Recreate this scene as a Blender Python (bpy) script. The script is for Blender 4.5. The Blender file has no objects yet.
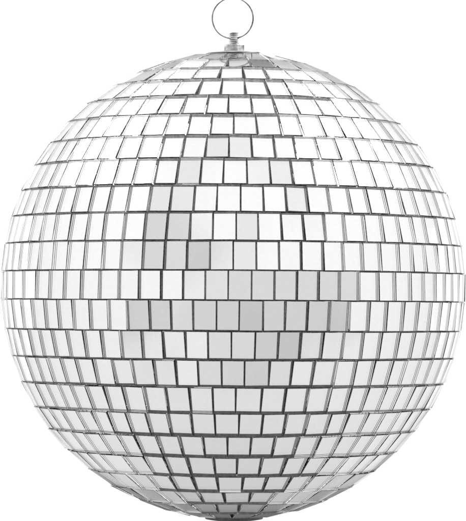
import bpy, bmesh, math, random
from mathutils import Vector, Matrix
random.seed(11)
R = 0.10                    # ball radius in metres (a 20 cm mirror ball)
DN = 11.8                   # camera distance in radii
F = 232.0*math.sqrt(DN*DN-1)   # focal length in photo pixels
CX, CY = 233.3, 286.0
ZS = 1.008
ROLL = math.radians(0.38)
TL = math.radians(0.42)
sc = bpy.context.scene
col = sc.collection

# ---------------------------------------------------------------- materials
def nt(m):
    m.use_nodes = True
    t = m.node_tree; t.nodes.clear()
    return t, t.nodes, t.links
def principled(name, base, rough, metal=0.0, bump=None, var=None, spec=.5):
    m = bpy.data.materials.new(name)
    t, n, l = nt(m)
    o = n.new('ShaderNodeOutputMaterial'); p = n.new('ShaderNodeBsdfPrincipled')
    l.new(p.outputs[0], o.inputs[0])
    p.inputs['Base Color'].default_value = (base, base, base, 1)
    p.inputs['Roughness'].default_value = rough
    p.inputs['Metallic'].default_value = metal
    p.inputs['Specular IOR Level'].default_value = spec
    tc = n.new('ShaderNodeTexCoord')
    if bump:
        nz = n.new('ShaderNodeTexNoise'); nz.inputs['Scale'].default_value = bump[0]; nz.inputs['Detail'].default_value = bump[3] if len(bump) > 3 else 3
        b = n.new('ShaderNodeBump'); b.inputs['Strength'].default_value = bump[1]; b.inputs['Distance'].default_value = bump[2]
        l.new(tc.outputs['Object'], nz.inputs['Vector']); l.new(nz.outputs['Fac'], b.inputs['Height'])
        l.new(b.outputs[0], p.inputs['Normal'])
    if var:
        nz = n.new('ShaderNodeTexNoise'); nz.inputs['Scale'].default_value = var[0]; nz.inputs['Detail'].default_value = 5
        r = n.new('ShaderNodeMapRange')
        r.inputs['From Min'].default_value = .3; r.inputs['From Max'].default_value = .7
        r.inputs['To Min'].default_value = var[1]; r.inputs['To Max'].default_value = var[2]
        l.new(tc.outputs['Object'], nz.inputs['Vector']); l.new(nz.outputs['Fac'], r.inputs['Value'])
        l.new(r.outputs[0], p.inputs['Base Color'])
    return m
m_silver = principled('mirror_silvering', .94, .015, 1.0, bump=(36, .8, .00016, 0), var=(700, .92, .95))
m_rim = principled('worn_silver_rim', .06, .5, .2, var=(900, .08, .32))
m_core = principled('grey_adhesive_core', .1, .6, .3, bump=(500, .6, .0008), var=(350, .2, .5))
m_metal = principled('zinc_plated_steel', .5, .14, 1.0, bump=(900, .15, .0004), var=(420, .16, .78))  # mottled base colour imitates reflection contrast the even surroundings don't give
m_ring = principled('nickel_wire', .2, .2, 1.0, var=(260, .1, .5))
m_plug = principled('dark_plastic_plug', .05, .45, 0, var=(400, .03, .09))
m_plate = principled('brushed_cap_plate', .6, .3, 1.0, bump=(700, .3, .0004), var=(300, .35, .7))
m_paper = principled('white_seamless_paper', .92, .9, 0, var=(9, .915, .93), spec=.1)

m_glass = bpy.data.materials.new('clear_glass')
t, n, l = nt(m_glass)
o = n.new('ShaderNodeOutputMaterial'); g = n.new('ShaderNodeBsdfGlass')
g.inputs['Color'].default_value = (1, 1, 1, 1); g.inputs['Roughness'].default_value = 0.0; g.inputs['IOR'].default_value = 1.5
tc = n.new('ShaderNodeTexCoord'); nz = n.new('ShaderNodeTexNoise'); nz.inputs['Scale'].default_value = 60
b = n.new('ShaderNodeBump'); b.inputs['Strength'].default_value = .04; b.inputs['Distance'].default_value = .0006
l.new(tc.outputs['Object'], nz.inputs['Vector']); l.new(nz.outputs['Fac'], b.inputs['Height']); l.new(b.outputs[0], g.inputs['Normal'])
l.new(g.outputs[0], o.inputs[0])
m_arris = principled('ground_glass_edge', .14, .35, .6, var=(1200, .05, .3))

m_cut = principled('snapped_edge_shade_tone', .1, .45, .5, var=(800, .04, .28))  # snapped edge with the shade of the lower seams put in its colour
m_cut2 = principled('snapped_edge_light_tone', .55, .4, .6, var=(600, .35, .98))  # same edge paler, brightness of the upper seams put in its colour

# ---------------------------------------------------------------- studio light (world)
def lin(s):
    s /= 255.0
    return s/12.92 if s <= .04045 else ((s+.055)/1.055)**2.4
EFF = .90
BASE = [(-1, .69), (-.87, .76), (-.64, .85), (-.34, .905), (0, .96), (.25, 1.02), (.5, 1.07), (.75, 1.10), (1, 1.12)]
def d_ll(lam, phi):         # direction reflected to the camera by a surface whose normal is (lam, phi)
    lam = math.radians(lam); phi = math.radians(phi)
    nv = Vector((math.sin(lam)*math.cos(phi), -math.cos(lam)*math.cos(phi), math.sin(phi)))
    v = Vector((0, -1, 0))
    return (2*nv.dot(v)*nv - v).normalized()
# soft greys painted into the world for the tiles to reflect: direction, half angle, soft edge (degrees), level
PATCH = []
def patch(lam, phi, rad, soft, lev): PATCH.append((d_ll(lam, phi), rad, soft, lin(lev)/EFF))
patch(-17.5, 12.5, 9, 4, 212); patch(-12, 7, 9, 4, 211); patch(-7.5, 6.5, 6, 4, 198)
patch(-15, 20.5, 8, 5, 228); patch(-10.5, 28, 6, 5, 229); patch(-1.5, 36, 9, 8, 230)
patch(16.5, 21.5, 5, 6, 232); patch(3, 14, 6, 8, 228); patch(9, 28, 8, 8, 235)
for a, lv in ((-24, 203), (-18.5, 205), (-8, 206), (-2, 204), (4.5, 193), (10, 205), (16, 205), (21, 204), (26.5, 196)):
    patch(a, -7.2, 6.5, 3, lv)
for a, lv in ((-5, 221), (2, 213), (8, 213), (14, 213), (20, 213), (25.5, 213)):
    patch(a, -.5, 6.5, 3, lv)
patch(8.5, -14.5, 7, 4, 202); patch(14, -14.5, 7, 4, 193); patch(19.5, -14.5, 6, 3, 202); patch(0, -14.5, 8, 5, 212)
patch(-17, -22, 5, 4, 207); patch(-6, -22, 6, 4, 213); patch(0, -22, 6, 4, 204); patch(6, -22, 6, 4, 196); patch(12, -22, 6, 4, 214)
patch(0, -57, 10, 18, 203); patch(0, -68, 12, 14, 190); patch(0, -75, 9, 10, 142)      # world greyed low and behind, for the bottom rows to reflect
patch(0, -83, 7, 9, 120)
patch(9, 75, 5, 6, 150); patch(-8, 76, 8, 6, 215); patch(18, 76, 6, 6, 195)
patch(0, 82, 9, 8, 195)

w = bpy.data.worlds.new('World'); sc.world = w
w.use_nodes = True
t = w.node_tree; n = t.nodes; l = t.links; n.clear()
wo = n.new('ShaderNodeOutputWorld'); bg = n.new('ShaderNodeBackground'); l.new(bg.outputs[0], wo.inputs[0])
tc = n.new('ShaderNodeTexCoord')
vn = n.new('ShaderNodeVectorMath'); vn.operation = 'NORMALIZE'; l.new(tc.outputs['Generated'], vn.inputs[0])
sx = n.new('ShaderNodeSeparateXYZ'); l.new(vn.outputs[0], sx.inputs[0])
mr = n.new('ShaderNodeMapRange'); mr.inputs['From Min'].default_value = -1; mr.inputs['From Max'].default_value = 1
l.new(sx.outputs['Z'], mr.inputs['Value'])
cr = n.new('ShaderNodeValToRGB'); l.new(mr.outputs[0], cr.inputs[0])
el = cr.color_ramp.elements
for i, (z, v) in enumerate(BASE):
    e = el[i] if i < 2 else el.new(.5)
    e.position = (z+1)/2
for i, (z, v) in enumerate(BASE):
    pass
while len(el) > 1: el.remove(el[-1])
el[0].position = 0; el[0].color = (BASE[0][1]/2,)*3+(1,)
for z, v in BASE[1:]:
    e = el.new((z+1)/2); e.color = (v/2,)*3+(1,)
mul = n.new('ShaderNodeMath'); mul.operation = 'MULTIPLY'; mul.inputs[1].default_value = 2
l.new(cr.outputs[0], mul.inputs[0])
cur = mul.outputs[0]
TOPV = 1.6
for d, rad, soft, lev in PATCH:
    dt = n.new('ShaderNodeVectorMath'); dt.operation = 'DOT_PRODUCT'; l.new(vn.outputs[0], dt.inputs[0]); dt.inputs[1].default_value = d
    m = n.new('ShaderNodeMapRange'); m.interpolation_type = 'SMOOTHSTEP'
    m.inputs['From Min'].default_value = math.cos(math.radians(rad+soft)); m.inputs['From Max'].default_value = math.cos(math.radians(rad))
    m.inputs['To Min'].default_value = 0; m.inputs['To Max'].default_value = 1
    l.new(dt.outputs['Value'], m.inputs['Value'])
    mn = n.new('ShaderNodeMath'); mn.operation = 'MINIMUM'; l.new(cur, mn.inputs[0]); mn.inputs[1].default_value = lev
    mx = n.new('ShaderNodeMix'); mx.data_type = 'FLOAT'
    l.new(m.outputs[0], mx.inputs['Factor']); l.new(cur, mx.inputs['A']); l.new(mn.outputs[0], mx.inputs['B'])
    cur = mx.outputs['Result']
l.new(cur, bg.inputs['Color']); bg.inputs['Strength'].default_value = 1.0

def env(d):
    z = max(-1, min(1, d.z)); v = BASE[-1][1]
    for (z0, v0), (z1, v1) in zip(BASE, BASE[1:]):
        if z <= z1: v = v0+(v1-v0)*(z-z0)/(z1-z0); break
    for c, rad, soft, lev in PATCH:
        a = math.cos(math.radians(rad+soft)); b_ = math.cos(math.radians(rad))
        s = max(0, min(1, (d.dot(c)-a)/(b_-a))); s = s*s*(3-2*s)
        v = v+(min(v, lev)-v)*s
    return v

# ---------------------------------------------------------------- object helpers
def link(name, bm, mats, parent=None, smooth=False, kind=None):
    me = bpy.data.meshes.new(name); bm.to_mesh(me); bm.free()
    for m in mats: me.materials.append(m)
    if smooth:
        for p in me.polygons: p.use_smooth = True
    ob = bpy.data.objects.new(name, me); col.objects.link(ob)
    if parent: ob.parent = parent
    if kind: ob['kind'] = kind
    return ob
def lathe(bm, prof, seg=48, ox=0, oy=0, mi=0):
    rings = []
    for r, z in prof:
        rings.append([bm.verts.new((ox+r*math.cos(2*math.pi*k/seg), oy+r*math.sin(2*math.pi*k/seg), z)) for k in range(seg)])
    for a, b_ in zip(rings, rings[1:]):
        for k in range(seg):
            f = bm.faces.new((a[k], a[(k+1) % seg], b_[(k+1) % seg], b_[k])); f.material_index = mi
    bm.faces.new(rings[0][::-1]); bm.faces.new(rings[-1])

ball = bpy.data.objects.new('mirror_ball', None); col.objects.link(ball)
ball.empty_display_size = .02
ball['label'] = 'round silver mirror ball tiled with square glass mirrors, wire ring on top'
ball['category'] = 'mirror ball'

# ---------------------------------------------------------------- rows and seams read off the ball
ROWS = [  # (y top, y bottom, default grey, seam x positions at mid row)
 (53.6, 58.7, 205, [184, 204.5, 225, 245.5, 266, 286]),
 (58.7, 66.9, 228, [179, 205, 227.5, 250.5, 273.5, 294]),
 (66.9, 78.7, 251, [136, 155, 174, 196, 220.1, 243.3, 266.3, 287.5, 307.5, 324, 337]),
 (78.7, 94.9, 252, [84, 96.6, 109, 123.3, 139, 156.5, 177.7, 199.4, 221.4, 245, 267.5, 287.5, 308.7, 327.4, 342.9, 355.3, 366]),
 (94.9, 113.6, 252, [70, 83, 95.4, 107.9, 124, 142, 161.5, 183.5, 206.9, 228.4, 251.8, 275, 296.2, 317.9, 336.1, 352.8, 366.8, 379]),
 (113.6, 134.8, 252, [69, 81.7, 93.7, 107.9, 126, 145.3, 166.5, 188.2, 210.9, 233.8, 256.8, 280.7, 300.5, 322.4, 340.6, 357.3, 373.5, 386.8, 398]),
 (134.8, 157.7, 251, [62.5, 73, 87.4, 102.4, 120.3, 140.3, 161, 182.7, 205.8, 229, 252, 275, 295.7, 317.9, 337.9, 356.8, 374, 387.5, 399.5, 410]),
 (157.7, 184.1, 250, [43.6, 53.6, 63.6, 79.8, 97.3, 116.5, 134.7, 155.2, 177.1, 200.8, 223.5, 247, 270.2, 292.6, 314.8, 335.5, 354.7, 372.9, 388.7, 403.4, 415.3, 425.3, 434]),
 (184.1, 211.5, 249, [27.4, 36.2, 46.9, 59.9, 74.3, 91, 109, 127.7, 148.9, 170.4, 193.8, 217, 240.7, 263.7, 286.6, 308, 329.8, 350.5, 368.7, 386.7, 402.4, 415.8, 427.8, 437.8, 446.5]),
 (211.5, 240.2, 247, [22.4, 31.2, 41.7, 54.4, 69.8, 86.8, 103.5, 123.5, 144.2, 166.4, 189.6, 212.8, 236.2, 258.4, 282, 304.3, 325.5, 345.5, 365.5, 383.4, 400.4, 414, 426.6, 439, 449]),
 (240.2, 270, 244, [12, 19.4, 28.2, 38.7, 52.9, 67.3, 84.3, 102.2, 120.5, 142.2, 163.9, 186.6, 209.8, 233.2, 256.5, 279.4, 301.8, 323.8, 344.2, 363.5, 381.2, 399.6, 413.6, 426.6, 438.3, 448.2, 455]),
 (270, 300.1, 242, [12.5, 22.4, 35.4, 48.6, 63.3, 80.3, 98.5, 118, 138.4, 160.4, 182.6, 205, 228.2, 251.7, 274.9, 297.6, 319.3, 340.5, 360, 379.2, 395.9, 411.6, 424.8, 436.5, 445.8, 453.2]),
 (300.1, 331.1, 239, [13, 21.9, 31.9, 44.4, 57.4, 72.3, 89.3, 107.7, 126.7, 148.9, 170.6, 192.8, 216.5, 239.2, 263.4, 285.6, 308.1, 330, 350, 369.7, 387.2, 403.9, 418.3, 431, 440.8, 449.7]),
 (331.1, 359.7, 237, [21.2, 30.4, 40.6, 53.1, 67.8, 84.3, 101.5, 120.5, 141.7, 162.9, 185.3, 207.8, 231.4, 255.2, 278.6, 300.8, 323, 343.7, 363, 380.9, 398.4, 413.3, 427.3, 437.3, 446]),
 (359.7, 386.7, 233, [21, 29.4, 39.2, 49.9, 63.1, 77.8, 94.8, 113.5, 132.7, 154.2, 175.8, 198, 221.5, 244.5, 269.4, 291.9, 313.5, 335.5, 355, 372.9, 390.4, 404.1, 418.3, 429, 439, 445.3]),
 (386.7, 412.7, 229, [32, 41.1, 50.6, 62.3, 74.3, 89.3, 106.7, 124.7, 145.2, 166.6, 189.8, 212.8, 235.7, 261.4, 285.1, 307.3, 328.8, 348.5, 365.5, 382.9, 397.1, 410.3, 420.3, 430]),
 (412.7, 435.6, 224, [40, 46.9, 55.4, 66.8, 81.8, 96, 111, 129, 148.4, 169.1, 191.6, 215, 239, 262.4, 285.6, 306.8, 328.5, 345.5, 364.2, 379.9, 394.6, 405.9, 415.3]),
 (435.6, 456.8, 219, [57.4, 66.1, 78.6, 90.5, 105.5, 122.2, 138.9, 159.6, 180.8, 203.8, 227.5, 250.7, 273.9, 296.1, 316.8, 336.7, 354.7, 369.2, 381.7, 392.9, 401.6]),
 (456.8, 475.8, 214, [96, 108, 129.7, 148.4, 167.6, 188.8, 214.5, 237, 260.7, 283.9, 304.3, 323, 341.5, 357.5, 369.2, 379.2]),
 (475.8, 491.2, 208, [118.5, 134.7, 153.4, 173.9, 194.6, 217.7, 242.5, 265.2, 287.4, 307.3, 326.8, 345, 358]),
 (491.2, 503.5, 196, [141, 163.4, 181.3, 200.8, 224.5, 250, 271.9, 291.9, 310.6, 328]),
 (503.5, 512.5, 170, [176, 197, 217, 239, 263, 284]),
 (512.5, 517.6, 110, [190, 212, 232, 254, 275]),
]
# measured greys: row index -> (x centre, grey)
SPEC = {
 0: [(215, 215), (235, 195), (256, 225)],
 1: [(192, 250), (216, 226), (239, 200), (262, 150), (284, 200)],
 6: [(194, 246), (217, 231), (240, 238)],
 7: [(189, 228), (212, 246), (235, 247), (258.6, 238), (281, 235), (325, 243)],
 8: [(160, 228), (182, 230), (205.5, 245), (297, 235), (319, 246)],
 9: [(155, 212), (178, 215), (201, 236), (224.5, 243), (247, 228), (293, 245), (315, 242), (335, 242)],
 10: [(131, 238), (153, 210), (175, 216), (198, 200), (221.5, 229), (245, 227), (268, 242), (313, 244)],
 11: [(194, 229), (216.6, 222), (240, 214), (263, 214), (286, 213), (308, 214), (330, 213), (350, 216), (128, 240), (149, 240), (171.5, 241)],
 12: [(117, 237), (138, 205), (160, 205), (182, 218), (204.6, 207), (228, 205), (251, 195), (274.5, 206), (297, 205), (319, 206), (340, 198)],
 13: [(111, 233), (131, 218), (152, 220), (174, 228), (196.5, 230), (219.6, 215), (243.3, 212), (267, 198), (289.7, 194), (312, 212), (333, 226), (353.5, 228)],
 14: [(115.7, 226), (135, 222), (155.9, 208), (178.2, 228), (201, 214), (224, 205), (248.5, 198), (273, 215), (296, 226), (318, 225)],
}
def unroll(x, y):
    dx, dy = x-CX, y-CY
    c, s = math.cos(-ROLL), math.sin(-ROLL)
    return dx*c-dy*s, dx*s+dy*c
def lat_of(y):
    y += 1.4*max(0, min(1, (y-290)/120))-.3*max(0, min(1, (250-y)/100))
    if y > 512: y = min(y, 518.6)
    dy = -(unroll(233, y)[1])/ZS
    phi = 0.0
    lo, hi = math.radians(-85), math.radians(85)
    f = lambda p: F*math.sin(p)/(DN-math.cos(p))-dy
    for _ in range(60):
        m = (lo+hi)/2
        if f(m) > 0: hi = m
        else: lo = m
    return (lo+hi)/2-TL
def lon_of(x, y, phi):
    dx = unroll(x, y)[0]
    lo, hi = math.radians(-84), math.radians(84)
    c = math.cos(phi)
    f = lambda a: F*math.sin(a)*c/(DN-c*math.cos(a))-dx
    for _ in range(60):
        m = (lo+hi)/2
        if f(m) > 0: hi = m
        else: lo = m
    return (lo+hi)/2
bounds = [(lat_of(a), lat_of(b_)) for a, b_, _, _ in ROWS]
T = .0165                    # glass thickness in radii
GAPH, GAPV = .0024, .0027
def frame(lam, phi):
    nv = Vector((math.sin(lam)*math.cos(phi), -math.cos(lam)*math.cos(phi), math.sin(phi)))
    e = Vector((math.cos(lam), math.sin(lam), 0)); u = nv.cross(e)*-1
    u = Vector((-math.sin(lam)*math.sin(phi), math.cos(lam)*math.sin(phi), math.cos(phi)))
    return nv, e, u
rollm = Matrix.Rotation(ROLL, 3, 'Y') @ Matrix.Rotation(-TL, 3, 'X')
cam_p = Vector((0, -DN, 0))
bm = bmesh.new()
def tile(lam, phi, wt, wb, h, tilt, spin, lift, ground):
    nv, e, u = frame(lam, phi)
    e = e.copy(); u = u.copy()
    rot = Matrix.Rotation(spin, 3, nv); e = rot @ e; u = rot @ u
    rt = Matrix.Rotation(tilt[0], 3, u) @ Matrix.Rotation(tilt[1], 3, e)
    n2, e2, u2 = rt @ nv, rt @ e, rt @ u
    c = nv*(1-.0012+lift)
    def pt(a, b_, z):
        p = c+e2*a+u2*b_+n2*z
        p = Vector((p.x, p.y, p.z*ZS)); p = rollm @ p
        return bm.verts.new(p*R)
    def quad(ins, z): return [pt(-wb/2+ins, -h/2+ins, z), pt(wb/2-ins, -h/2+ins, z), pt(wt/2-ins, h/2-ins, z), pt(-wt/2+ins, h/2-ins, z)]
    bev = .0014
    A = quad(bev, 0); B = quad(0, -bev); C_ = quad(0, -T); E = quad(.0019, -T)
    def ring(a, b_, mi):
        for k in range(4):
            f = bm.faces.new((b_[k], b_[(k+1) % 4], a[(k+1) % 4], a[k])); f.material_index = mi
    f = bm.faces.new(A); f.material_index = 0
    ring(A, B, 1); ring(C_, E, 2)
    for k in range(4):
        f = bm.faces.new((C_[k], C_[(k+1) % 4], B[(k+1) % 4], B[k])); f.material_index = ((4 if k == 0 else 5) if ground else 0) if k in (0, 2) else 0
    f = bm.faces.new(E[::-1]); f.material_index = 3
def solve(lam, phi, target, lim):
    nv, e, u = frame(lam, phi)
    view = (cam_p-nv).normalized()
    best = None
    j0, j1 = random.gauss(0, .35), random.gauss(0, .35)
    for i in range(-8, 9):
        for j in range(-8, 9):
            a, b_ = i/8*lim+j0*.3, j/8*lim+j1*.3
            n2 = (nv - e*0).copy()
            rt = Matrix.Rotation(math.radians(a), 3, u) @ Matrix.Rotation(math.radians(b_), 3, e)
            n2 = rollm @ (rt @ nv)
            d = 2*n2.dot(view)*n2-view
            v = env(d)
            err = abs(min(v*EFF, 1.0)-lin(target)) + .0035*math.hypot(a, b_)
            if best is None or err < best[0]: best = (err, a, b_)
    return math.radians(best[1]), math.radians(best[2])
for ri, ((y0, y1, grey, seams), (pt_, pb)) in enumerate(zip(ROWS, bounds)):
    pm = (pt_+pb)/2; ym = (y0+y1)/2
    L = [lon_of(x, ym, pm) for x in seams]
    span = L[-1]-L[0]
    nominal = .0955/math.cos(pm)
    rest = 2*math.pi-span; k = max(1, round(rest/nominal))
    st = rest/k
    J = .06 if abs(pm) < 1.1 else .10
    L += [L[-1]+st*i+random.uniform(-J, J)*st for i in range(1, k)] + [L[0]+2*math.pi]
    h = (pt_-pb)*1.0-GAPH-min(.003, max(0, -pm-.2)*.007)-min(.001, max(0, pm-.2)*.003)
    cp, ce = (math.cos(pt_), math.cos(pb))
    g0, g1 = -random.uniform(.35, .75), random.uniform(.35, .75)   # span of ground edges that carry the painted seam tones
    for a, b_ in zip(L, L[1:]):
        s = b_-a; lam = (a+b_)/2
        ww = s*min(cp, ce)-GAPV
        wt = ww+.45*(s*cp-GAPV-ww); wb = ww+.45*(s*ce-GAPV-ww)
        lamw = (lam+math.pi) % (2*math.pi)-math.pi
        xp = CX+F*math.sin(lamw)*math.cos(pm)/(DN-math.cos(pm)*math.cos(lamw)) if abs(lamw) < 1.4 else -999
        tgt = None
        for sxp, gv in SPEC.get(ri, []):
            if abs(xp+(-(ym-CY)*math.sin(ROLL))*1 - sxp) < 9: tgt = gv
        rough_row = ri <= 1 or ri >= 20
        if tgt is not None: tilt = solve(lamw, pm, tgt, 3.4 if ri > 1 else 6)
        elif abs(lamw) < 1.0 and (abs(pm) < .8 or -1.5 < pm < 0 and abs(lamw) < .7):
            tilt = solve(lamw, pm, grey+random.uniform(-2.5, 2), 2.2)
        else:
            sg = .7 if not rough_row else 1.2
            tilt = (math.radians(random.gauss(0, sg)), math.radians(random.gauss(0, sg)))
        spin = math.radians(random.gauss(0, .45 if not rough_row else 1.2))
        tile(lam, pm, wt*random.uniform(.988, 1.0), wb*random.uniform(.988, 1.0), h*random.uniform(.975, 1.005), tilt, spin, random.uniform(-.001, .001), g0 < lamw < g1 and random.random() < .93)
tiles = link('mirror_tiles', bm, [m_glass, m_arris, m_rim, m_silver, m_cut, m_cut2], ball)
tiles['label'] = 'rows of small square glass mirrors'

# core the mirrors are glued to
bm = bmesh.new()
bmesh.ops.create_uvsphere(bm, u_segments=128, v_segments=96, radius=R*(1-T-.0095))
for v in bm.verts: v.co.z *= ZS
link('ball_core', bm, [m_core], ball, smooth=True)

# ---------------------------------------------------------------- hanging hardware
PX = R*DN/F                  # metres per photo pixel at the ball's centre plane
X = lambda x: (x-CX)*PX
Z = lambda y: (CY-y)*PX
ztop = R*ZS
bm = bmesh.new()
lathe(bm, [(.125*R, Z(54.2)), (.12*R, Z(53.4)), (.09*R, Z(52.4)), (.06*R, Z(51.5)), (.048*R, Z(50.9))], 64, X(234), 0)
link('cap_plate', bm, [m_plate], ball, smooth=False)
bm = bmesh.new()
lathe(bm, [(.03*R, Z(520.6)), (.07*R, Z(520.2)), (.10*R, Z(519.6)), (.125*R, Z(518.6)), (.125*R, Z(515))], 64, X(234), 0)
link('bottom_plug', bm, [m_plug], ball)
# hex nut with rounded top
bm = bmesh.new()
seg = 96; rings = []
def hexr(a, r):
    k = (a-math.radians(-70)) % (math.pi/3)-math.pi/6
    return r*math.cos(math.pi/6)/math.cos(k)
rc = 10.4*PX
zb, zt = Z(51), Z(43.9)
def nring(f, z, cap):
    return [bm.verts.new((X(234.2)+min(hexr(2*math.pi*i/seg, rc), cap)*f*math.cos(2*math.pi*i/seg), min(hexr(2*math.pi*i/seg, rc), cap)*f*math.sin(2*math.pi*i/seg), z)) for i in range(seg)]
hh = zt-zb
rings = [nring(.95, zb, rc*.97), nring(1, zb+.08*hh, rc), nring(1, zb+.66*hh, rc), nring(.985, zb+.80*hh, rc*.985), nring(.94, zb+.93*hh, rc*.93), nring(.84, zt, rc*.9)]
for a, b_ in zip(rings, rings[1:]):
    for k in range(seg): bm.faces.new((a[k], a[(k+1) % seg], b_[(k+1) % seg], b_[k]))
bm.faces.new(rings[0][::-1]); bm.faces.new(rings[-1])
link('hex_nut', bm, [m_metal], ball)
# threaded stud: helical ridge
bm = bmesh.new()
z0, z1 = Z(45), Z(33.2); turns = 6; sg = 48; steps = turns*sg; x0 = X(234)
rmaj, rmin = 5.3*PX, 3.9*PX
pitch = (z1-z0)/turns
prev = None; first = None
ncol = 5
grid = []
for i in range(steps+1):
    a = 2*math.pi*i/sg; zc = z0+pitch*i/sg
    pr = [(rmin, -.5), (rmin, -.28), (rmaj, -.06), (rmaj, .06), (rmin, .28), (rmin, .5)]
    grid.append([bm.verts.new((x0+r*math.cos(a), r*math.sin(a), max(z0-pitch*.5, min(z1+pitch*.3, zc+q*pitch)))) for r, q in pr])
for a, b_ in zip(grid, grid[1:]):
    for k in range(5): bm.faces.new((a[k], b_[k], b_[k+1], a[k+1]))
lathe(bm, [(rmin*.99, z0-pitch), (rmin*.99, z1+pitch*.1), (rmin*.75, z1+pitch*.35)], 32, x0, 0)
link('threaded_stud', bm, [m_metal], ball, smooth=False)
# wire ring through the stud
bm = bmesh.new()
rr, tr = 20.4*PX, .82*PX; xc, zc = X(232.7), Z(18.2)
S1, S2 = 160, 14; g = []
for i in range(S1):
    a = 2*math.pi*i/S1
    g.append([])
    for j in range(S2):
        b2 = 2*math.pi*j/S2; q = rr+tr*math.cos(b2)
        g[-1].append(bm.verts.new((xc+q*math.cos(a), tr*math.sin(b2), zc+q*math.sin(a))))
for i in range(S1):
    for j in range(S2):
        bm.faces.new((g[i][j], g[(i+1) % S1][j], g[(i+1) % S1][(j+1) % S2], g[i][(j+1) % S2]))
link('hanging_ring', bm, [m_ring], ball, smooth=True)
bmesh_objs = [o for o in col.objects if o.type == 'MESH']
for o_ in bmesh_objs:
    if o_.name in ('threaded_stud', 'hanging_ring', 'hex_nut', 'cap_plate', 'bottom_plug'):
        b3 = bmesh.new(); b3.from_mesh(o_.data); bmesh.ops.recalc_face_normals(b3, faces=b3.faces); b3.to_mesh(o_.data); b3.free()

# ---------------------------------------------------------------- seamless paper backdrop
bm = bmesh.new()
prof = []
for i in range(25):
    z = -.30+.68*i/24
    prof.append((1.0, z))
xs = [-1.6+3.2*i/32 for i in range(33)]
vs = [[bm.verts.new((x, 1.0-.10*x*x, z)) for x in xs] for _, z in prof]
for a, b_ in zip(vs, vs[1:]):
    for k in range(32): bm.faces.new((a[k], a[k+1], b_[k+1], b_[k]))
bd = link('backdrop', bm, [m_paper], None, smooth=True, kind='structure')
bd['label'] = 'plain white studio backdrop behind the mirror ball'

# ---------------------------------------------------------------- lamps: two area lamps added out of view to bring the paper to white
def area(name, loc, tgt, size, power):
    la = bpy.data.lights.new(name, 'AREA'); la.shape = 'RECTANGLE'; la.size = size[0]; la.size_y = size[1]; la.energy = power
    o_ = bpy.data.objects.new(name, la); col.objects.link(o_); o_.location = loc
    o_.rotation_euler = (Vector(tgt)-Vector(loc)).to_track_quat('-Z', 'Y').to_euler()
area('backdrop_fill_lamp', (-1.15, .4, 1.5), (0, 1.0, -.05), (1.8, 1.1), 34)
area('backdrop_fill_lamp', (1.15, .4, 1.5), (0, 1.0, -.05), (1.8, 1.1), 34)

# ---------------------------------------------------------------- camera
cd = bpy.data.cameras.new('camera'); cam = bpy.data.objects.new('camera', cd); col.objects.link(cam)
cam.location = (0, -DN*R, 0); cam.rotation_euler = (math.pi/2, 0, 0)
cd.sensor_fit = 'HORIZONTAL'; cd.sensor_width = 36; cd.lens = 36*F/466
cd.shift_x = -(CX-233)/466; cd.shift_y = (CY-260.5)/466
cd.clip_start = .01; cd.clip_end = 100
sc.camera = cam
sc.view_settings.view_transform = 'Standard'; sc.view_settings.look = 'None'
sc.view_settings.exposure = 0; sc.view_settings.gamma = 1
sc.cycles.max_bounces = 16; sc.cycles.transmission_bounces = 12; sc.cycles.glossy_bounces = 8
